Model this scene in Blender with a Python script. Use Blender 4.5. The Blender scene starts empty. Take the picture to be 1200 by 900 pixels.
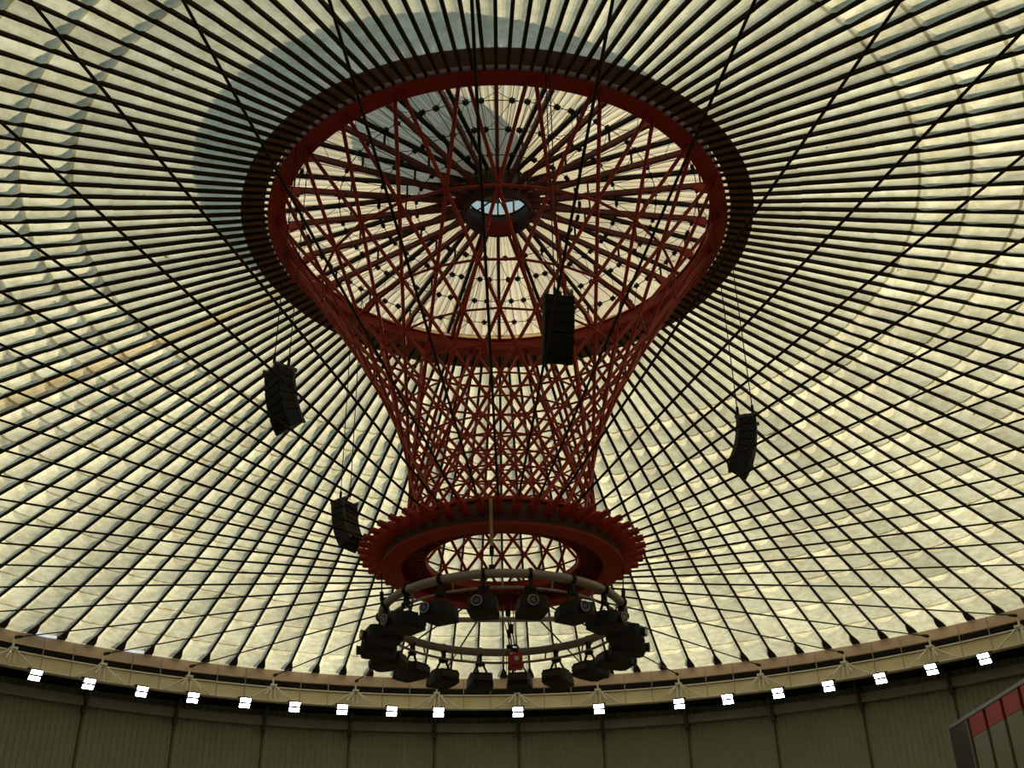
import bpy, math, random
from math import sin, cos, tan, pi, radians as R, hypot, sqrt
from mathutils import Vector, Matrix
random.seed(7)
S = bpy.context.scene
COL = S.collection
ZC = 9.0            # eye height above the arena floor (upper stand)

# ------------------------------------------------------------------ materials
def mat(name, col, rough=.6, metal=0., var=.0, scale=3., bump=0., spec=.5):
    m = bpy.data.materials.new(name); m.use_nodes = True
    nt = m.node_tree; b = nt.nodes['Principled BSDF']
    b.inputs['Roughness'].default_value = rough; b.inputs['Metallic'].default_value = metal
    b.inputs['Specular IOR Level'].default_value = spec
    tc = nt.nodes.new('ShaderNodeTexCoord')
    n = nt.nodes.new('ShaderNodeTexNoise'); n.inputs['Scale'].default_value = scale; n.inputs['Detail'].default_value = 4
    nt.links.new(tc.outputs['Object'], n.inputs['Vector'])
    r = nt.nodes.new('ShaderNodeValToRGB')
    a = 1 - var; c = 1 + var
    r.color_ramp.elements[0].position = .3; r.color_ramp.elements[1].position = .7
    r.color_ramp.elements[0].color = (col[0]*a, col[1]*a, col[2]*a, 1)
    r.color_ramp.elements[1].color = (min(1, col[0]*c), min(1, col[1]*c), min(1, col[2]*c), 1)
    nt.links.new(n.outputs['Fac'], r.inputs['Fac']); nt.links.new(r.outputs['Color'], b.inputs['Base Color'])
    return m

def emit(name, col, s):
    m = bpy.data.materials.new(name); m.use_nodes = True
    nt = m.node_tree; nt.nodes.remove(nt.nodes['Principled BSDF'])
    e = nt.nodes.new('ShaderNodeEmission'); e.inputs[0].default_value = (*col, 1); e.inputs[1].default_value = s
    nt.links.new(e.outputs[0], nt.nodes['Material Output'].inputs[0]); return m

def membrane(name, col, stain, dark, sc=1.0):
    """weathered translucent roof cloth: light from above comes through it"""
    m = bpy.data.materials.new(name); m.use_nodes = True
    nt = m.node_tree; L = nt.links.new
    nt.nodes.remove(nt.nodes['Principled BSDF'])
    tc = nt.nodes.new('ShaderNodeTexCoord'); oi = nt.nodes.new('ShaderNodeObjectInfo')
    off = nt.nodes.new('ShaderNodeVectorMath'); off.operation = 'ADD'
    mul = nt.nodes.new('ShaderNodeMath'); mul.operation = 'MULTIPLY'; mul.inputs[1].default_value = 313.
    L(oi.outputs['Random'], mul.inputs[0]); L(tc.outputs['Object'], off.inputs[0]); L(mul.outputs[0], off.inputs[1])
    n1 = nt.nodes.new('ShaderNodeTexNoise'); n1.inputs['Scale'].default_value = 1.5*sc; n1.inputs['Detail'].default_value = 6; n1.inputs['Roughness'].default_value = .65
    L(off.outputs[0], n1.inputs['Vector'])
    r1 = nt.nodes.new('ShaderNodeValToRGB'); r1.color_ramp.elements[0].position = .36; r1.color_ramp.elements[1].position = .64
    r1.color_ramp.elements[0].color = (*stain, 1); r1.color_ramp.elements[1].color = (*col, 1)
    L(n1.outputs['Fac'], r1.inputs['Fac'])
    # tone of the whole strip
    r2 = nt.nodes.new('ShaderNodeMapRange'); r2.inputs[3].default_value = .86; r2.inputs[4].default_value = 1.1
    L(oi.outputs['Random'], r2.inputs[0])
    # every cloth panel has weathered a little differently
    at = nt.nodes.new('ShaderNodeAttribute'); at.attribute_name = 'panel'
    cb = nt.nodes.new('ShaderNodeCombineXYZ'); L(at.outputs['Fac'], cb.inputs[0]); L(mul.outputs[0], cb.inputs[1])
    wn = nt.nodes.new('ShaderNodeTexWhiteNoise'); wn.noise_dimensions = '3D'; L(cb.outputs[0], wn.inputs['Vector'])
    r4 = nt.nodes.new('ShaderNodeMapRange'); r4.inputs[3].default_value = .84; r4.inputs[4].default_value = 1.08
    L(wn.outputs['Value'], r4.inputs[0])
    r5 = nt.nodes.new('ShaderNodeMath'); r5.operation = 'MULTIPLY'; L(r2.outputs[0], r5.inputs[0]); L(r4.outputs[0], r5.inputs[1])
    mx = nt.nodes.new('ShaderNodeVectorMath'); mx.operation = 'SCALE'
    L(r1.outputs['Color'], mx.inputs[0]); L(r5.outputs[0], mx.inputs['Scale'])
    # small dark dirt specks
    n2 = nt.nodes.new('ShaderNodeTexNoise'); n2.inputs['Scale'].default_value = 1.7*sc; n2.inputs['Detail'].default_value = 3
    L(off.outputs[0], n2.inputs['Vector'])
    r3 = nt.nodes.new('ShaderNodeValToRGB'); r3.color_ramp.elements[0].position = .73; r3.color_ramp.elements[1].position = .80
    r3.color_ramp.elements[0].color = (1, 1, 1, 1); r3.color_ramp.elements[1].color = (*dark, 1)
    L(n2.outputs['Fac'], r3.inputs['Fac'])
    m2 = nt.nodes.new('ShaderNodeVectorMath'); m2.operation = 'MULTIPLY'
    L(mx.outputs[0], m2.inputs[0]); L(r3.outputs['Color'], m2.inputs[1])
    tr = nt.nodes.new('ShaderNodeBsdfTranslucent'); df = nt.nodes.new('ShaderNodeBsdfDiffuse')
    mix = nt.nodes.new('ShaderNodeMixShader'); mix.inputs[0].default_value = .22
    L(m2.outputs[0], tr.inputs[0]); L(m2.outputs[0], df.inputs[0])
    L(tr.outputs[0], mix.inputs[1]); L(df.outputs[0], mix.inputs[2])
    L(mix.outputs[0], nt.nodes['Material Output'].inputs[0]); return m

M = dict(
    red=mat('red_steel', (.35, .028, .013), .55, 0, .12, 1.5, spec=.3),
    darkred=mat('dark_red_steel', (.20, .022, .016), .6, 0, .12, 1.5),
    beamred=mat('rust_brown_beam', (.15, .022, .014), .6, 0, .12, 1.5),
    webbrown=mat('dark_brown_web', (.09, .035, .028), .7, 0, .12, 1.5),  # plain dark brown for ring webs and drum wall
    rib=mat('brown_black_rib', (.036, .023, .011), .8, 0, .3, 2, spec=.2),
    cable=mat('dark_cable', (.032, .020, .009), .8, 0, .2, 2, spec=.2),
    black=mat('black_plastic', (.012, .011, .011), .65, 0, .2, 4, spec=.3),
    blackfab=mat('black_grille', (.008, .007, .008), .8, 0, .2, 12, spec=.2),
    grey=mat('grey_painted_tube', (.36, .295, .285), .5, 0, .1, 2),
    darkgrey=mat('dark_grey_steel', (.05, .045, .04), .6, 0, .15, 3),
    ringbeam=mat('pinkish_ring_beam', (.66, .48, .37), .75, 0, .12, .6),
    beige=mat('beige_beam', (.74, .64, .43), .7, 0, .08, .5),
    white=mat('offwhite_tube', (.82, .77, .68), .5, 0, .06, 2),
    dark=mat('dark_void', (.014, .014, .011), .9, 0, .2, 1, spec=.1),
    wall=mat('olive_corrugated_wall', (.235, .24, .165), .7, 0, .06, .4),
    strip=mat('grey_green_channel', (.24, .235, .20), .7, 0, .1, .6),
    seam=mat('dark_seam', (.055, .056, .04), .8),
    floor=mat('arena_floor', (.42, .34, .24), .6, 0, .1, .2),
    collar=mat('brown_flashing', (.22, .14, .115), .8, 0, .15, 1),
    lensring=mat('pale_ring', (.35, .31, .36), .3),
    lens=mat('lens_glass', (.02, .02, .05), .1),
    blue=mat('blue_lens_glass', (.03, .05, .45), .1),
    hoist=mat('red_hoist', (.42, .03, .03), .45, 0, .1, 4),
    strap=mat('tan_strap', (.42, .31, .13), .8, 0, .1, 5),
    glass=mat('lantern_frame', (.06, .055, .05), .5),
    boardgrey=mat('board_panel_grey', (.21, .205, .15), .6, 0, .06, 1),
    boardred=mat('board_panel_red', (.40, .035, .035), .6, 0, .05, 1),
    boarddark=mat('board_panel_dark', (.03, .022, .02), .6),
    boardframe=mat('board_frame', (.22, .22, .21), .5, .3),
    lamp=emit('floodlight_glow', (.93, .95, 1.0), 22.),
    memb=membrane('roof_membrane', (.80, .76, .595), (.57, .525, .37), (.22, .17, .13)),
    ochre=membrane('stained_membrane', (.76, .65, .42), (.56, .43, .24), (.3, .2, .12)),
    inner=membrane('inner_membrane', (.78, .66, .48), (.68, .56, .40), (.4, .3, .2)),
)

# ------------------------------------------------------------------ mesh helpers
class MB:
    def __init__(s): s.v = []; s.f = []; s.sm = []
    def add(s, vs, fs, smooth=False):
        o = len(s.v); s.v += [tuple(v) for v in vs]
        for f in fs: s.f.append(tuple(o+i for i in f)); s.sm.append(smooth)
    def box(s, c, size, ax=None):
        """box centre c, size, optional 3x3 axes (columns)"""
        x, y, z = size[0]/2, size[1]/2, size[2]/2; A = ax or Matrix.Identity(3); c = Vector(c)
        p = [c + A @ Vector((sx*x, sy*y, sz*z)) for sx in (-1, 1) for sy in (-1, 1) for sz in (-1, 1)]
        s.add(p, [(0, 1, 3, 2), (4, 6, 7, 5), (0, 4, 5, 1), (2, 3, 7, 6), (0, 2, 6, 4), (1, 5, 7, 3)])
        return s
    def beam(s, a, b, w, h, up=(0, 0, 1), w2=None, h2=None):
        a, b = Vector(a), Vector(b); d = (b-a).normalized(); u = Vector(up)
        x = d.cross(u).normalized(); u = x.cross(d).normalized()
        w2 = w if w2 is None else w2; h2 = h if h2 is None else h2
        p = []
        for q, ww, hh in ((a, w, h), (b, w2, h2)):
            p += [q - x*ww/2 - u*hh/2, q + x*ww/2 - u*hh/2, q + x*ww/2 + u*hh/2, q - x*ww/2 + u*hh/2]
        s.add(p, [(3, 2, 1, 0), (4, 5, 6, 7), (0, 1, 5, 4), (1, 2, 6, 5), (2, 3, 7, 6), (3, 0, 4, 7)]); return s
    def tube(s, pts, r, n=8, closed=False, caps=True):
        pts = [Vector(p) for p in pts]; N = len(pts); rings = []
        ref = None
        for i, p in enumerate(pts):
            if closed: d = pts[(i+1) % N] - pts[i-1]
            else: d = pts[min(i+1, N-1)] - pts[max(i-1, 0)]
            d.normalize()
            if ref is None:
                ref = Vector((0, 0, 1)) if abs(d.z) < .9 else Vector((1, 0, 0))
            x = d.cross(ref).normalized(); y = x.cross(d).normalized(); ref = y
            rr = r[i] if isinstance(r, (list, tuple)) else r
            rings.append([p + (x*cos(2*pi*k/n) + y*sin(2*pi*k/n))*rr for k in range(n)])
        vs = [v for rg in rings for v in rg]; fs = []
        for i in range(N if closed else N-1):
            j = (i+1) % N
            for k in range(n):
                l = (k+1) % n
                fs.append((i*n+k, i*n+l, j*n+l, j*n+k))
        s.add(vs, fs, True)
        if caps and not closed:
            s.add(rings[0], [tuple(range(n))][0:1]); s.add(rings[-1], [tuple(reversed(range(n)))])
        return s
    def ring(s, prof, n=144, a0=0, a1=2*pi):
        """revolve closed profile [(r,z)] about z"""
        full = abs(a1-a0-2*pi) < 1e-6; m = len(prof); vs = []; fs = []
        cnt = n if full else n+1
        for i in range(cnt):
            a = a0 + (a1-a0)*i/n
            for r, z in prof: vs.append((r*sin(a), r*cos(a), z))
        for i in range(n):
            j = (i+1) % cnt
            for k in range(m):
                l = (k+1) % m
                fs.append((i*m+k, i*m+l, j*m+l, j*m+k))
        s.add(vs, fs); return s
    def cyl(s, a, b, r, n=16, r2=None): return s.tube([a, b], [r, r if r2 is None else r2], n)
    def mesh(s, name):
        me = bpy.data.meshes.new(name); me.from_pydata(s.v, [], s.f); me.polygons.foreach_set('use_smooth', s.sm)
        me.update(); return me
    def build(s, name, m, parent=None, loc=(0, 0, 0), bevel=0):
        """verts are given in the frame of parent / loc"""
        me = s.mesh(name); me.materials.append(m)
        o = bpy.data.objects.new(name, me); COL.objects.link(o); o.location = loc
        if parent: o.parent = parent
        if bevel:
            b = o.modifiers.new('bevel', 'BEVEL'); b.width = bevel; b.segments = 2; b.limit_method = 'ANGLE'
        return o

def tag(o, label, cat, group=None):
    o['label'] = label; o['category'] = cat
    if group: o['group'] = group
    return o
def struct(o): o['kind'] = 'structure'; return o
def thing(name, loc, rz, label, cat, group=None):
    o = bpy.data.objects.new(name, None); COL.objects.link(o); o.location = loc; o.rotation_euler = (0, 0, rz)
    o.empty_display_size = .3
    return tag(o, label, cat, group)
def dup(root, loc, rz, label, group=None):
    r = root.copy(); COL.objects.link(r); r.location = loc; r.rotation_euler = (0, 0, rz)
    r['label'] = label
    if group: r['group'] = group
    for ch in list(root.children):
        c = ch.copy(); COL.objects.link(c); c.parent = r
        for g in ch.children:
            d = g.copy(); COL.objects.link(d); d.parent = c
    return r
def P(r, az, z=0):                     # az in degrees, 0 = far side, clockwise seen from above; z from eye level
    a = R(az); return Vector((r*sin(a), r*cos(a), z+ZC))
ORD = ['', 'first', 'second', 'third', 'fourth', 'fifth', 'sixth', 'seventh', 'eighth', 'ninth', 'tenth', 'eleventh', 'twelfth',
       'thirteenth', 'fourteenth', 'fifteenth', 'sixteenth', 'seventeenth', 'eighteenth', 'nineteenth', 'twentieth']

# ------------------------------------------------------------------ roof geometry
R0, H0 = 50.0, 26.52           # rim
RT, HT = 10.65, 33.25          # upper ring
def cone(r): return H0 + (R0-r)*(HT-H0)/(R0-RT)
STEP = 2.5                     # 144 ribs

# ribs: local frame, +y points outwards, origin on the rim
def rib_mesh():
    b = MB(); n = 12
    for i in range(n):
        ra = R0 - (R0-RT)*i/n; rb = R0 - (R0-RT)*(i+1)/n
        w1, h1 = (.145, .15); w2, h2 = (.145, .15)
        if i == n-1: b.beam((0, ra-R0, cone(ra)-H0-.10), (0, 12-R0, cone(12)-H0-.10), w1, h1); ra = 12; w2, h2 = .07, .08
        b.beam((0, ra-R0, cone(ra)-H0-.10), (0, rb-R0, cone(rb)-H0-.08), w1, h1, w2=w2, h2=h2)
    return b.mesh('rib_beam')
def foot_mesh():
    b = MB(); b.beam((0, -1.15, .12), (0, -.35, -.03), .19, .22, w2=.56, h2=.26); b.beam((0, -.35, -.03), (0, .1, -.11), .56, .26, w2=.6, h2=.3)
    return b.mesh('foot_plate')
def lug_mesh():
    b = MB(); y = RT-R0
    b.box((0, y+.05, HT-H0-.05), (.07, .36, .16)); b.cyl((-.07, y+.06, HT-H0-.05), (.07, y+.06, HT-H0-.05), .06, 10)
    return b.mesh('end_lug')
RM, FM, LM = rib_mesh(), foot_mesh(), lug_mesh()
for me in (RM, FM, LM): me.materials.append(M['rib'])
proto = None
for k in range(144):
    az = k*STEP
    lab = 'long dark brown radial roof rib running from the rim up to the red upper ring'
    if proto is None:
        proto = thing('roof_rib', P(R0, az, H0), -R(az), lab, 'rib', 'radial roof ribs')
        for nm, me in (('rib_beam', RM), ('foot_plate', FM), ('end_lug', LM)):
            o = bpy.data.objects.new(nm, me); COL.objects.link(o); o.parent = proto
    else: dup(proto, P(R0, az, H0), -R(az), lab)

# membrane strips between the ribs
SEAMS = [18.8, 20.8, 22.95, 25.3, 27.8, 30.5, 33.3, 36.3, 39.55, 43.1, 47.0, 50.55]
TS = [-1, -.9, -.72, -.45, -.2, 0, .2, .45, .72, .9, 1]
HALF = R(STEP/2)
RIN = 11.78
def strip_mesh(name, gap=False):
    b = MB(); pid = []; cur = [0]
    def row(r, D, d0, bow=0.0, up=0.0):
        w = 2*r*sin(HALF); out = []; sw = min(.8, .27/(w/2))
        for t in TS:
            side = min(1., (1-abs(t))/sw)
            rr = r + bow*(1-t*t)
            dep = d0*side + D*(1-t*t)
            a = HALF*t*.985
            out.append((rr*sin(a), rr*cos(a)-R0, cone(rr)-H0 + .02 - dep + up))
        return out
    def link(r1, r2, skip=()):
        n = len(r1); vs = r1+r2
        b.add(vs, [(i, i+1, n+i+1, n+i) for i in range(n-1) if i not in skip])
        pid.extend([cur[0]]*(len(b.f)-len(pid)))
    # inner plain run
    rr = [RIN, 13.0, 15, 17, SEAMS[0]]
    rows = [row(RIN, 0, .03)] + [row(r, .0, .075+.008*(r-11)) for r in rr[1:]]
    for a, c in zip(rows, rows[1:]): link(a, c)
    prev = rows[-1]
    for i in range(len(SEAMS)-1):
        ra, rb = SEAMS[i], SEAMS[i+1]; Lb = .31; D = .20; d0 = .145
        last = i == len(SEAMS)-2; cur[0] = i+1
        link(row(ra-.09, .0, d0, up=.012), row(ra+.05, .0, d0, up=.012))      # lap of two cloths at the seam
        prev = row(ra, .0, d0)
        arc = row(ra+.02, D, d0, bow=Lb)
        link(prev, arc)
        ss = (.3, .6, .72, .86) if last else (.3, .6)
        E = .09 if last else .0
        rows = [arc] + [row(ra+(rb-ra)*q, E+(D-E)*(1-q), d0, bow=Lb*(1-q)) for q in ss] + [row(rb, E, d0)]
        for q, (a, c) in enumerate(zip(rows, rows[1:])):
            link(a, c, (2, 3, 4, 5, 6, 7) if gap and last and q == 3 else ())
    me = b.mesh(name); me.attributes.new('panel', 'FLOAT', 'FACE').data.foreach_set('value', [float(v) for v in pid])
    return me
SM, SG = strip_mesh('membrane_strip'), strip_mesh('membrane_strip_with_gap', True)
SM.materials.append(M['memb']); SG.materials.append(M['memb'])
SO = SM.copy(); SO.materials.clear(); SO.materials.append(M['ochre'])
for k in range(144):
    az = k*STEP + STEP/2
    az = az - 360 if az > 180 else az
    me = SM; lab = 'cream translucent roof cloth strip stretched between two dark radial ribs'
    grp = 'roof cloth strips'
    if any(abs(az-g) < .6 for g in (-46.25, -41.25, -33.75)):
        me = SG; grp = 'roof cloth strips open to the sky at the rim'
        lab = 'cream roof cloth strip at lower left with bright sky gap at its rim'
    elif abs(az+68.75) < .6: me = SO; lab = 'ochre stained roof cloth strip on the left side of the roof'; grp = None
    o = bpy.data.objects.new('roof_membrane', me); COL.objects.link(o); o.location = P(R0, az, H0); o.rotation_euler = (0, 0, -R(az))
    tag(o, lab, 'roof membrane', grp)

# brown flashing band just outside the upper ring
b = MB(); b.ring([(10.82, cone(10.82)-.05), (11.85, cone(11.85)-.05), (11.85, cone(11.85)+.0), (10.82, cone(10.82)+.0)], 144)
tag(b.build('flashing_band', M['collar'], loc=(0, 0, ZC)), 'dark brown opaque band around the outside of the red upper ring', 'flashing')

# ------------------------------------------------------------------ upper red ring
t = thing('upper_ring', (0, 0, ZC+33.0), 0, 'large red steel ring girder at the top of the lattice tower', 'ring girder')
b = MB(); b.ring([(9.88, 0), (10.66, 0), (10.66, .07), (9.88, .07)]); b.build('bottom_flange', M['red'], t)
b = MB(); b.ring([(9.98, .07), (10.06, .07), (10.06, .62), (9.98, .62)]); b.build('inner_web', M['red'], t)
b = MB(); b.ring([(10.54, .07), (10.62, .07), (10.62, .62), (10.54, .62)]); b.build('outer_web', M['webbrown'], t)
b = MB(); b.ring([(9.9, .62), (10.62, .62), (10.62, .69), (9.9, .69)]); b.build('top_flange', M['red'], t)

# ------------------------------------------------------------------ lattice tower (hyperboloid of straight tubes)
LW, LC, LZ, LPH, LOFF = 3.758, 5.163, 19.82, 1.0820, -.25
NL = 24
def lev(k):
    f = LPH - (k-1)*pi/NL; return LW/cos(f), LZ + LC*tan(f)
PT = LPH + pi/NL - R(.9)            # upper end just under the ring
KB = 13                              # bottom level
PB = LPH - (KB-1)*pi/NL
t = thing('lattice_tower', (0, 0, ZC+17.4), 0, 'red waisted lattice tower of crossing straight tubes between the two red rings', 'lattice tower')
zb = 17.4
def gen(az0, s, f):                  # point on a straight generator
    a = R(az0) + s*f; r = LW/cos(f); return Vector((r*sin(a), r*cos(a), LZ + LC*tan(f) - zb))
# level 1 nodes sit at az 180 + LOFF + j*15
for j in range(NL):
    for s in (1, -1):
        az0 = LOFF + j*15 - s*math.degrees(LPH)
        b = MB(); b.tube([gen(az0, s, PT), gen(az0, s, PB)], [.086, .064], 10); b.build('diagonal_tube', M['red'], t)
for k in range(1, KB+1):
    r, z = lev(k); off = LOFF + (0 if k % 2 else 7.5); b = MB()
    pts = [Vector((r*sin(R(off+j*15)), r*cos(R(off+j*15)), z-zb)) for j in range(NL)]
    for j in range(NL): b.tube([pts[j], pts[(j+1) % NL]], max(.042, .074-.008*k), 8, caps=False)
    for p in pts:                     # node plates
        d = Vector((p.x, p.y, 0)).normalized(); b.cyl(p-d*.06, p+d*.06, max(.09, .155-.013*k), 8)
    b.build('hoop', M['red'], t)

# ------------------------------------------------------------------ lower red ring
LR = 16.45
t = thing('lower_ring', (0, 0, ZC+LR), 0, 'heavy red steel ring at the foot of the lattice tower with radiating cable arms', 'ring girder')
b = MB(); b.ring([(4.02, 0), (4.80, 0), (4.80, .10), (4.02, .10)], 96); b.build('bottom_flange', M['red'], t)
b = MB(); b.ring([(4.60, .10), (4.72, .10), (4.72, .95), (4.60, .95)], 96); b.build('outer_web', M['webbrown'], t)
b = MB(); b.ring([(3.95, .95), (4.85, .95), (4.85, 1.05), (3.95, 1.05)], 96); b.build('top_flange', M['red'], t)
b = MB(); b.ring([(4.02, .10), (4.10, .10), (4.10, .5), (4.02, .5)], 96); b.ring([(3.10, .42), (4.06, .42), (4.06, .5), (3.10, .5)], 96)
for j in range(96):
    a = j*2*pi/96; d = Vector((sin(a), cos(a), 0)); b.beam(d*3.12+Vector((0, 0, .39)), d*4.02+Vector((0, 0, .39)), .09, .07)
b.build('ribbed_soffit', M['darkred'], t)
b = MB(); b.ring([(3.04, .34), (3.12, .34), (3.12, .58), (3.04, .58)], 96); b.build('inner_rim', M['red'], t)
AZC = 1.25
arm = MB()
arm.beam((0, -.95, .0), (0, -.1, .03), .26, .34); arm.cyl((0, -.15, .03), (0, .28, .09), .13, 10)
arm = arm.mesh('cable_arm'); arm.materials.append(M['red'])
for j in range(48):
    az = AZC + j*7.5; o = bpy.data.objects.new('cable_arm', arm); COL.objects.link(o); o.parent = t
    p = P(5.45, az); o.location = (p.x, p.y, .62); o.rotation_euler = (0, 0, -R(az))
# lower radial cables
def cable_parts():
    a = Vector((0, 0, 0)); e = Vector((0, R0-.2-5.5, 25.75-(LR+.66)))
    d = (e-a).normalized()
    m1 = MB().tube([a, e], .045, 8).mesh('cable'); m1.materials.append(M['cable'])
    m2 = MB().tube([e-d*1.3, e-d*.9, e], [.06, .11, .13], 8).mesh('rim_socket'); m2.materials.append(M['cable'])
    return (('cable', m1), ('rim_socket', m2))
proto = None
for j in range(48):
    az = AZC + j*7.5; lab = 'thin dark tension cable from the rim down to an arm of the red lower ring'
    if proto is None:
        proto = thing('tension_cable', P(5.5, az, LR+.66), -R(az), lab, 'cable', 'lower tension cables')
        for nm, me in cable_parts():
            o = bpy.data.objects.new(nm, me); COL.objects.link(o); o.parent = proto
    else: dup(proto, P(5.5, az, LR+.66), -R(az), lab)

# ------------------------------------------------------------------ inner roof over the tower
EL, SAZ = R(31), R(36.9)         # winter sun: beyond the tower, to the right
RI, HI = 11.2, 32.7+3.38*tan(EL)
def iz(r): return HI + (RI-r)*.12
seg = MB()                            # one 15 degree bay: six folded cloth strips with open laps between them
for q in range(6):
    a0, a1 = R(-7.5+q*2.5), R(-7.5+(q+1)*2.5); rows = []
    for r in (1.75, 3, 5, 7, 9, RI):
        row = []
        for s, dz in ((.035, .0), (.22, -.035*r/8), (.5, -.05*r/8), (.78, -.035*r/8), (.965, .0)):
            a = a0+(a1-a0)*s; row.append((r*sin(a), r*cos(a)-RI, iz(r)-HI+dz))
        rows.append(row)
    for A, B in zip(rows, rows[1:]):
        seg.add(A+B, [(i, i+1, 6+i, 5+i) for i in range(4)])
sm = seg.mesh('inner_membrane'); sm.materials.append(M['inner'])
for j in range(24):
    az = j*15+7.5
    o = bpy.data.objects.new('inner_membrane', sm); COL.objects.link(o); o.location = P(RI, az, HI); o.rotation_euler = (0, 0, -R(az))
    tag(o, 'pinkish cream pleated cloth bay of the inner roof between two dark red beams', 'roof membrane', 'inner roof cloth bays')
bm = MB(); bm.beam((0, -.3, .25), (0, -8.6, 1.15), .16, .26)
bmm = bm.mesh('web_beam'); bmm.materials.append(M['beamred'])
uc = MB(); uc.beam((0, .85, HI-33.7-.08), (0, -8.4, iz(1.8)-33.7-.1), .15, .2)
for y in (-.6, -3.2, -5.8, -8.2): uc.beam((0, y, .25+(-.3-y)*.111+.1), (0, y, iz(10.2+y)-33.7-.1), .08, .08, up=(0, 1, 0))
ucm = uc.mesh('upper_chord'); ucm.materials.append(M['rib'])
kn = MB(); kn.beam((0, -.3, -.0), (0, -.9, .25), .2, .4, w2=.17, h2=.28); knm = kn.mesh('haunch'); knm.materials.append(M['red'])
proto = None
for j in range(24):
    az = j*15.
    lab = 'dark red radial beam of the inner roof between upper ring and centre drum'
    if proto is None:
        proto = thing('roof_beam', P(10.2, az, 33.7), -R(az), lab, 'beam', 'inner roof beams')
        for nm, me in (('web_beam', bmm), ('haunch', knm), ('upper_chord', ucm)):
            o = bpy.data.objects.new(nm, me); COL.objects.link(o); o.parent = proto
    else: dup(proto, P(10.2, az, 33.7), -R(az), lab)
b = MB(); b.ring([(11.10, 33.75), (11.12, 33.75), (11.16, HI-.02), (11.14, HI-.02)], 144)  # added unseen skirt, blocks the bright sky slot below the inner roof edge
tag(b.build('added_skirt', M['inner'], loc=(0, 0, ZC)), 'added cream cloth skirt hiding the sky gap around the edge of the inner roof', 'skirt')
# cable net with black clamps under the inner roof
t = thing('cable_net', (0, 0, ZC+34), 0, 'fine wire net with black clamps in rings under the inner roof', 'cable net')
NR = [9.4, 7.5, 5.65, 3.9]
cl = MB(); cl.box((0, 0, 0), (.26, .16, .14)); cl.cyl((0, 0, -.16), (0, 0, .16), .05, 8); clm = cl.mesh('clamp'); clm.materials.append(M['black'])
def nz(r): return .42+(9.4-r)*.05
for i, r in enumerate(NR):
    b = MB(); b.tube([Vector((r*sin(R(a)), r*cos(R(a)), nz(r))) for a in range(0, 360, 5)], .022, 6, closed=True)
    rc = b.build('ring_cable', M['cable'], t)
    for j in range(48):
        az = 7.5*j + (5.0 if j % 2 == 0 else 2.5)
        if i == 3 and j % 2: continue
        o = bpy.data.objects.new('clamp', clm); COL.objects.link(o); o.parent = rc
        o.location = (r*sin(R(az)), r*cos(R(az)), nz(r)); o.rotation_euler = (0, 0, -R(az))
for j in range(48):
    az = 7.5*j + (5.0 if j % 2 == 0 else 2.5); az2 = 15*round(az/15.) 
    b = MB(); q = lambda r, a, z: Vector((r*sin(R(a)), r*cos(R(a)), z))
    b.tube([q(10.1, az2, -.2), q(NR[0], az, nz(NR[0])), q(NR[1], az, nz(NR[1])), q(NR[2], az, nz(NR[2])), q(NR[3], az2, nz(NR[3])), q(2, az2, .9)], .018, 5)
    b.tube([q(NR[0], az, nz(NR[0])), q(8.5, az2, .05)], .014, 5); b.tube([q(NR[1], az, nz(NR[1])), q(8.5, az2, .05)], .014, 5)
    b.tube([q(NR[1], az, nz(NR[1])), q(6.6, az2, .2)], .014, 5); b.tube([q(NR[2], az, nz(NR[2])), q(6.6, az2, .2)], .014, 5)
    b.build('tie_wire', M['cable'], t)
# centre drum with lantern
t = thing('centre_drum', (0, 0, ZC+34.3), 0, 'red cylindrical drum with a glazed lantern at the centre of the inner roof', 'lantern')
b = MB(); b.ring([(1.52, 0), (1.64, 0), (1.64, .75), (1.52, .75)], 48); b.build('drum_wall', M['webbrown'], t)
b = MB(); b.box((0, 1.28, .32), (1.5, .4, .64)); b.build('winch_box', M['red'], t, bevel=.03)
b = MB(); b.ring([(1.52, .75), (1.64, .75), (1.64, 1.3), (1.52, 1.3)], 48); b.build('drum_liner', M['glass'], t)
CAP = iz(4)-34.3+4.2*tan(EL)-.15
b = MB()
for j in range(12):
    a = j*pi/6; b.beam((1.58*sin(a), 1.58*cos(a), 1.3), (1.58*sin(a), 1.58*cos(a), CAP+.02), .08, .08, up=(sin(a), cos(a), 0))
b.ring([(1.52, 2.1), (1.62, 2.1), (1.62, 2.16), (1.52, 2.16)], 48)
b.build('lantern_frame', M['darkgrey'], t)
b = MB(); b.ring([(0.02, CAP+.2), (3.5, CAP), (3.5, CAP+.15), (.02, CAP+.65)], 48); b.build('lantern_cap', M['darkgrey'], t)
b = MB(); b.ring([(1.45, 1.2), (1.5, 1.2), (1.5, 1.26), (1.45, 1.26)], 48)
for a in (.3, pi/3+.3, 2*pi/3+.3): b.beam((-1.5*sin(a), -1.5*cos(a), 1.23), (1.5*sin(a), 1.5*cos(a), 1.23), .06, .06)
b.build('spider_frame', M['darkgrey'], t)

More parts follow.
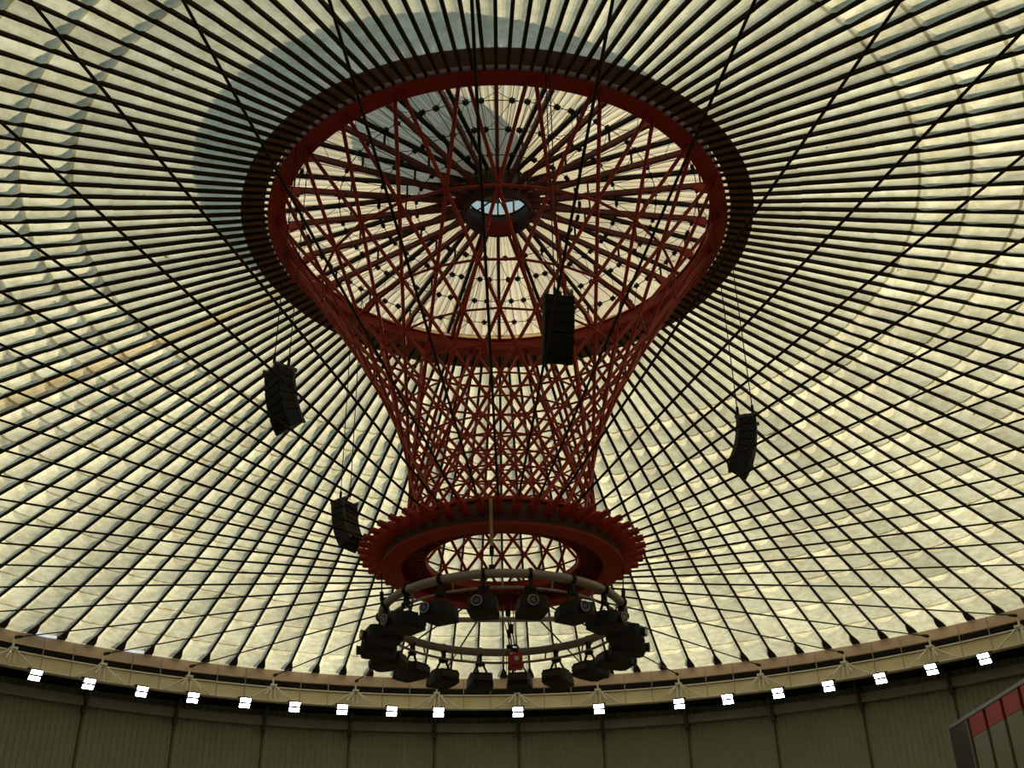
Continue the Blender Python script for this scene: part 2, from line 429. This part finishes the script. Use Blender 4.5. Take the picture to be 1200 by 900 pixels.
# ------------------------------------------------------------------ rim: beams, brackets, wall
def annulus(name, prof, m, n=288): return struct(MB().ring(prof, n).build(name, m, loc=(0, 0, ZC)))
annulus('trim_1', [(50.15, 25.5), (50.4, 25.5), (50.4, 26.28), (50.15, 26.28)], M['ringbeam'])
annulus('trim_2', [(51.1, 24.7), (51.3, 24.7), (51.3, 26.2), (51.1, 26.2)], M['dark'])
annulus('trim_3', [(50.3, 23.9), (51.3, 23.9), (51.3, 24.85), (50.3, 24.85)], M['beige'])
annulus('trim_4', [(50.05, 23.80), (50.3, 23.80), (50.3, 23.90), (50.05, 23.90)], M['white'])
annulus('trim_5', [(50.12, 24.88), (50.26, 24.88), (50.26, 24.96), (50.12, 24.96)], M['white'])
annulus('trim_6', [(51.0, 23.86), (53.6, 23.86), (53.6, 24.0), (51.0, 24.0)], M['dark'])  # soffit shadow put into the colour as near-black
annulus('trim_7', [(52.55, 22.55), (52.9, 22.55), (52.9, 23.25), (52.55, 23.25)], M['strip'])
# outer closure above the wall up to the roof rim
annulus('trim_8', [(51.3, 24.0), (53.6, 24.0), (53.6, 24.2), (51.3, 26.25)], M['dark'])
struct(MB().ring([(0.01, -.2), (54, -.2), (54, 0), (.01, 0)], 96).build('floor', M['floor']))
# corrugated wall
b = MB(); NP = 720; vs = []; fs = []
for i in range(NP):
    for s, d in ((0, 0), (.3, 0), (.5, .07), (.8, .07)):
        a = 2*pi*(i+s)/NP; rr = 53.0+d
        vs += [(rr*sin(a), rr*cos(a), 0), (rr*sin(a), rr*cos(a), 23.9+ZC)]
n = NP*4
for i in range(n):
    j = (i+1) % n; fs.append((2*i, 2*j, 2*j+1, 2*i+1))
b.add(vs, fs); struct(b.build('wall_back', M['wall']))
for i, j in enumerate(range(-7, 8)):
    az = AZC + j*7.5
    b = MB(); b.box((0, -.0, 11.2), (.11, .1, 22.4+.5))
    b.box((0, -.25, 22.9), (.3, .5, 1.7)); b.beam((0, -.1, 21.9), (0, -1.4, 23.75), .16, .16)
    o = b.build('trim_%d' % (20+i), M['seam']); o.location = P(52.95, az, 0); o.location.z = ZC; o.rotation_euler = (0, 0, -R(az)); struct(o)
# tubular brackets, one per cable, with V struts
proto = None
for i, j in enumerate(range(-7, 8)):
    az = AZC + j*7.5; lab = 'off-white tubular V bracket on the rim beam, %s from the left' % ORD[i+1]
    if proto is None:
        proto = thing('rim_bracket', P(49.75, az, 23.85), -R(az), lab, 'bracket', 'brackets along the rim beam')
        b = MB(); b.tube([(-.18, 0, 0), (-.14, .05, 1.05)], .065, 8); b.tube([(.18, 0, 0), (.14, .05, 1.05)], .065, 8); b.build('post', M['white'], proto)
        for s in (-1, 1):
            b = MB(); b.tube([(s*.12, .02, 1.05), (s*1.7, .15, .02)], .06, 8); b.build('diagonal_strut', M['white'], proto)
            b = MB(); b.tube([(s*.12, .02, 1.05), (s*.75, -.9, .1)], .04, 8); b.build('front_strut', M['white'], proto)
        b = MB(); b.box((0, .1, 1.12), (.5, .5, .14)); b.box((0, .28, 1.5), (.12, .12, .9)); b.build('head_plate', M['white'], proto)
    else: dup(proto, P(49.75, az, 23.85), -R(az), lab)
hr = MB().tube([(0, 0, 0), (0, 0, 2.35)], .035, 6).mesh('hanger_rod'); hr.materials.append(M['grey'])
for j in range(-21, 24):
    if j % 3 == 0: continue
    az = AZC + j*2.5; o = bpy.data.objects.new('hanger_rod', hr); COL.objects.link(o); o.location = P(50.0, az, 23.85)
    tag(o, 'thin vertical hanger rod between rim ring beam and beige beam below', 'rod', 'hanger rods along the rim')

# floodlights
FL = [(-41.71, 23.35), (-37.25, 23.37), (-32.74, 23.37), (-28.29, 23.38), (-23.69, 23.4), (-19.25, 23.39), (-14.92, 23.42), (-10.39, 23.43), (-6.07, 23.43),
      (1.28, 23.43), (8.8, 23.43), (16.18, 23.38), (20.61, 23.36), (25.16, 23.37), (29.66, 23.36), (34.21, 23.32), (38.61, 23.3), (43.08, 23.28)]
proto = None
for i, (az, z) in enumerate(FL):
    lab = 'bright white two-panel floodlight under the rim beam, %s from the left' % ORD[i+1]
    if proto is None:
        proto = thing('floodlight', P(49.6, az, z), -R(az), lab, 'floodlight', 'floodlights under the rim beam')
        tl = Matrix.Rotation(R(35), 3, 'X')
        for q, nm in ((.225, 'upper'), (-.225, 'lower')):
            c = tl @ Vector((0, 0, q))
            b = MB(); b.box(c, (.84, .16, .38), tl); h = b.build('housing', M['darkgrey'], proto, bevel=.02)
            b = MB(); b.box(tl @ Vector((0, -.09, q)), (.78, .03, .29), tl); b.build('lamp_panel', M['lamp'], h)
        b = MB(); b.beam((-.4, .15, 0), (-.4, .3, .45), .06, .04); b.beam((.4, .15, 0), (.4, .3, .45), .06, .04); b.box((0, .35, .47), (1.0, .3, .06)); b.build('yoke', M['darkgrey'], proto)
    else: dup(proto, P(49.6, az, z), -R(az), lab)

# ------------------------------------------------------------------ light ring with projectors
LH = 14.59
t = thing('light_ring', (0, 0, ZC+LH), 0, 'grey tubular ring hung below the red lower ring carrying black projectors', 'light ring')
RL = 4.69
circ = lambda r, z, n=96: [Vector((r*sin(2*pi*i/n), r*cos(2*pi*i/n), z)) for i in range(n)]
b = MB(); b.tube(circ(RL, 0), .165, 12, closed=True); b.build('main_tube', M['grey'], t)
b = MB(); b.tube(circ(RL-.12, -.48), .055, 8, closed=True); b.build('rail_tube', M['grey'], t)
for j in range(16):
    a = j*pi/8; b = MB(); b.tube([(RL*sin(a), RL*cos(a), 0), ((RL-.12)*sin(a), (RL-.12)*cos(a), -.48)], .04, 6); b.build('strut', M['grey'], t)
b = MB(); b.tube([(-RL, -.1, -.12), (RL, .1, -.12)], .1, 10); b.build('crossbar', M['grey'], t)
proto = None
names = {}
for j in range(18):
    az = 188 + j*20
    side = 'black projector on the grey light ring, %s clockwise from the front, seen from above' % ORD[j+1]
    rr = RL+.05
    if proto is None:
        proto = thing('projector', P(rr, az, LH-.48), -R(az), side, 'projector', 'projectors on the light ring')
        # frame +y outwards (lens side)
        b = MB()
        z0, z1 = -1.04, -.52
        pr = [(-.44, -.62), (.44, -.62), (.53, -.2), (.53, .55), (.38, .72), (-.38, .72), (-.53, .55), (-.53, -.2)]
        nb = len(pr); vs = [(x, y, z0) for x, y in pr] + [(x*.9, y*.93, z1) for x, y in pr]
        b.add(vs, [tuple(reversed(range(nb))), tuple(range(nb, 2*nb))] + [(i, (i+1) % nb, nb+(i+1) % nb, nb+i) for i in range(nb)])
        body = b.build('body', M['black'], proto, bevel=.03)
        b = MB(); b.cyl((.12, .70, -.80), (.12, .86, -.80), .17, 24); b.build('lens_barrel', M['black'], body)
        b = MB(); b.tube([Vector((.12+.175*cos(u*pi/12), .865, -.80+.175*sin(u*pi/12))) for u in range(24)], .022, 8, closed=True); b.build('lens_ring', M['lensring'], body)
        b = MB(); b.cyl((.12, .855, -.80), (.12, .872, -.80), .10, 20); b.build('lens', M['lens'], body)
        b = MB()
        for s in (-1, 1): b.beam((s*.36, 0, -.52), (s*.12, 0, -.06), .07, .07, up=(0, 1, 0))
        b.box((0, 0, -.04), (.4, .12, .1)); b.box((0, 0, -.49), (.9, .5, .05)); b.build('yoke', M['black'], proto)
        b = MB(); b.box((0, -.02, .12), (.11, .2, .5)); b.cyl((-.055, 0, .48), (.055, 0, .48), .205, 16); b.build('clamp', M['black'], proto)
        b = MB(); b.box((0, -.635, -.75), (.8, .04, .24)); b.build('connector_panel', M['darkgrey'], body)
    else:
        o = dup(proto, P(rr, az, LH-.48), -R(az), side)
        if j == 1:                    # the one with a blue shining glass
            for ch in o.children:
                for g in ch.children:
                    if g.name.startswith('lens') and len(g.name.split('.')[0]) == 4:
                        g.material_slots[0].link = 'OBJECT'; g.material_slots[0].material = M['blue']; g['label'] = 'blue tinted lens'
            o['label'] = 'black projector with blue lens on the grey light ring, second clockwise from the front'

# hoist wires of the light ring
for az, lab, st in ((184.5, 'front hoist wire with tan strap between lower ring and light ring', True), (-92, 'left hoist wire between lower ring and light ring', False),
                    (92, 'right hoist wire between lower ring and light ring', False), (3, 'rear hoist wire between lower ring and light ring', False)):
    t = thing('hoist_wire', P(RL, az, LH+.16), -R(az), lab, 'hoist wire')
    b = MB(); b.tube([(0, 0, 0), (0, .1, LR-LH-.2)], .028, 6); b.build('wire', M['cable'], t)
    b = MB(); b.box((0, 0, .05), (.22, .12, .22)); b.cyl((0, .04, .5), (0, .06, .85), .08, 8); b.build('turnbuckle', M['black'], t)
    if st:
        b = MB(); b.beam((0, .1, LR-LH-1.0), (0, .26, LR-LH+.75), .12, .03); b.build('strap', M['strap'], t)
# red chain hoist
t = thing('chain_hoist', (.45, .2, ZC+12.5), 0, 'red chain hoist hanging in the middle of the grey light ring', 'hoist')
b = MB(); b.box((0, 0, .38), (.56, .42, .62)); b.cyl((0, -.30, .38), (0, .30, .38), .24, 20); b.build('motor_body', M['hoist'], t, bevel=.05)
b = MB(); b.cyl((.05, -.33, .40), (.05, -.30, .40), .09, 16); b.build('badge', M['white'], t)
b = MB(); b.box((-.1, -.225, .62), (.2, .02, .08)); b.build('data_plate', M['white'], t)
b = MB(); b.box((0, 0, .78), (.2, .16, .2)); b.tube([Vector((.12*sin(u*pi/8), 0, .92+.1*cos(u*pi/8))) for u in range(16)], .03, 6, closed=True); b.build('hook', M['black'], t)
b = MB(); b.tube([(0, 0, .95), (-.5, .3, 4.1)], .03, 6); b.tube([(.05, 0, .95), (-.15, .3, 4.1)], .022, 6); b.tube([(-.1, 0, .6), (-.85, .2, 4.1)], .02, 6); b.tube([(.1, .0, .6), (-.05, .0, 4.1)], .018, 6)
for q, (x, z) in enumerate(((-.25, 2.4), (-.14, 1.7))): b.box((x, .12, z), (.2, .14, .34))
b.build('chain', M['cable'], t)
b = MB()
for x in (-.33, -.26, -.2): b.tube([(x, -.1, .75), (x-.02, -.1, -.1), (x+.04, -.08, -.3), (x+.08, -.06, .1)], .016, 5)
b.build('control_cable', M['cable'], t)

# ------------------------------------------------------------------ hanging line array loudspeakers
def line_array(az, r, ztop, label, yaw=0, n=7, gap_after=None):
    t = thing('line_array', P(r, az, ztop), -R(az+yaw), label, 'loudspeaker', 'hanging line arrays')
    y, z, ang = 0.0, -.25, 6.0
    h, w, d = .35, 1.04, .78
    for i in range(n):
        A = Matrix.Rotation(R(-ang), 3, 'X')
        # cabinet wedge, front at +y
        b = MB(); f, k = h/2-.008, h/2-.05
        vs = [A @ Vector(q) + Vector((0, y, z)) for q in
              [(-w/2, .0, -f-h/2), (w/2, .0, -f-h/2), (w/2, .0, f-h/2), (-w/2, .0, f-h/2),
               (-w*.38, -d, -k-h/2), (w*.38, -d, -k-h/2), (w*.38, -d, k-h/2), (-w*.38, -d, k-h/2)]]
        b.add(vs, [(0, 1, 2, 3), (7, 6, 5, 4), (0, 4, 5, 1), (1, 5, 6, 2), (2, 6, 7, 3), (3, 7, 4, 0)])
        c = b.build('cabinet', M['black'], t, bevel=.015)
        b = MB(); b.box(A @ Vector((0, .012, -h/2)) + Vector((0, y, z)), (w-.06, .02, h-.06), A); b.build('grille', M['blackfab'], c)
        for s in (-1, 1):
            b = MB(); b.box(A @ Vector((s*(w*.40), -d*.9, -h/2)) + Vector((0, y, z)), (.05, .12, h*1.05), A)
            b.build('rigging_plate', M['darkgrey'], c)
        v = A @ Vector((0, 0, -h - (.03 if gap_after == i else 0))); y += v.y; z += v.z; ang += 2.5 + i*.8
    b = MB(); b.box((0, -d*.5, -.16), (w*.95, .08, .12))
    for s in (-1, 1): b.box((s*w*.40, -d*.45, -.16), (.07, d*1.2, .14))
    b.build('flying_frame', M['darkgrey'], t)
    b = MB(); L = 33.0-ztop
    for yy in (-.08, -d+.1):
        b.tube([(0, yy, -.1), (0, yy, L)], .022, 6)
        b.cyl((0, yy, .1), (0, yy, .5), .06, 8)
    b.build('hoist_cable', M['cable'], t)
    return t
line_array(169.5, 11.3, 22.35, 'black line array loudspeaker hanging in front of the lattice tower, right of centre', gap_after=3)
line_array(-129.5, 10.9, 22.0, 'black curved line array loudspeaker hanging left of the tower, the higher of the two')
line_array(-54.3, 9.25, 22.0, 'black curved line array loudspeaker hanging low left beside the red lower ring')
line_array(103.5, 10.6, 22.0, 'black curved line array loudspeaker hanging right of the lattice tower')

# ------------------------------------------------------------------ scoreboard at lower right
t = thing('scoreboard', (29.45, 33.8, 0), R(-3.1)*-1, 'large scoreboard with red headed grey columns in a pale frame, at lower right', 'scoreboard')
W, HB, zt = 26.0, 9.0, 18.0+ZC        # extends towards -y ; face looks to -x
z0 = zt-HB
b = MB(); b.box((.35, -W/2, zt-HB/2), (.6, W, HB)); b.build('cabinet', M['boarddark'], t)
b = MB()
b.box((-.03, -W/2, zt-.12), (.22, W+.2, .26)); b.box((-.03, -W/2, z0+.12), (.22, W+.2, .26)); b.box((-.03, -.05, zt-HB/2), (.22, .26, HB)); b.box((-.03, -W+.05, zt-HB/2), (.22, .26, HB))
b.build('frame', M['boardframe'], t, bevel=.04)
b = MB(); b.box((-.0, -1.5, zt-HB/2), (.16, 2.6, HB-.4)); b.build('blank_panel', M['boarddark'], t)
yy = -3.05; b = MB(); b.box((-.04, yy+.12, zt-HB/2), (.14, .12, HB-.5)); b.build('divider', M['boardgrey'], t)
for i in range(9):
    cw = 2.05
    b = MB(); b.box((-.02, yy-.35-cw/2+.0, zt-1.05-(HB-1.5)/2-.15), (.14, cw, HB-2.0)); b.build('column_panel', M['boardgrey'], t)
    b = MB(); b.box((-.03, yy-.35-cw/2, zt-.30-.55), (.14, cw, 1.15)); b.build('red_header', M['boardred'], t)
    yy -= 2.45
for y in (-4, -13, -22):
    b = MB(); b.box((.4, y, z0/2), (.5, .5, z0)); b.box((.4, y, .1), (1.2, 1.2, .2)); b.build('post', M['darkgrey'], t)

# ------------------------------------------------------------------ light
w = bpy.data.worlds.new('sky'); S.world = w; w.use_nodes = True
nt = w.node_tree; bg = nt.nodes['Background']
tc = nt.nodes.new('ShaderNodeTexCoord'); sx = nt.nodes.new('ShaderNodeSeparateXYZ'); rp = nt.nodes.new('ShaderNodeValToRGB')
nt.links.new(tc.outputs['Generated'], sx.inputs[0]); nt.links.new(sx.outputs['Z'], rp.inputs['Fac']); nt.links.new(rp.outputs['Color'], bg.inputs['Color'])
e = rp.color_ramp.elements
e[0].position = 0.0; e[0].color = (1.0, .97, .90, 1); e[1].position = 1.0; e[1].color = (.19, .34, .38, 1)
x = e.new(.45); x.color = (.80, .90, .95, 1); x = e.new(.7); x.color = (.255, .43, .445, 1)
bg.inputs['Strength'].default_value = 0.78
sd = bpy.data.lights.new('sun', 'SUN'); sd.energy = 4.7; sd.angle = R(.6); sd.color = (1.0, .88, .60)
so = bpy.data.objects.new('sun', sd); COL.objects.link(so)
d = -Vector((cos(EL)*sin(SAZ), cos(EL)*cos(SAZ), sin(EL)))
so.rotation_euler = d.to_track_quat('-Z', 'Y').to_euler(); so.location = (60, 80, 90)

# ------------------------------------------------------------------ camera
f_px, D, yaw, pit, rol = 1343.08, 43.18, R(.69), R(30.13), R(-1.06)
F = Vector((sin(yaw)*cos(pit), cos(yaw)*cos(pit), sin(pit))); X = Vector((cos(yaw), -sin(yaw), 0)); U = X.cross(F)
X2 = X*cos(rol) + U*sin(rol); U2 = -X*sin(rol) + U*cos(rol)
cd = bpy.data.cameras.new('camera'); cd.sensor_width = 36; cd.lens = f_px/1200*36; cd.clip_end = 500
co = bpy.data.objects.new('camera', cd); COL.objects.link(co)
m = Matrix((X2, U2, -F)).transposed().to_4x4(); m.translation = Vector((0, -D, ZC)); co.matrix_world = m
S.camera = co
S.view_settings.view_transform = 'Standard'; S.view_settings.look = 'None'; S.view_settings.exposure = 0; S.view_settings.gamma = 1
S.view_settings.use_curve_mapping = False
S.cycles.use_denoising = True; S.cycles.max_bounces = 8; S.cycles.diffuse_bounces = 4; S.cycles.transmission_bounces = 6
S.cycles.sample_clamp_indirect = 3.0
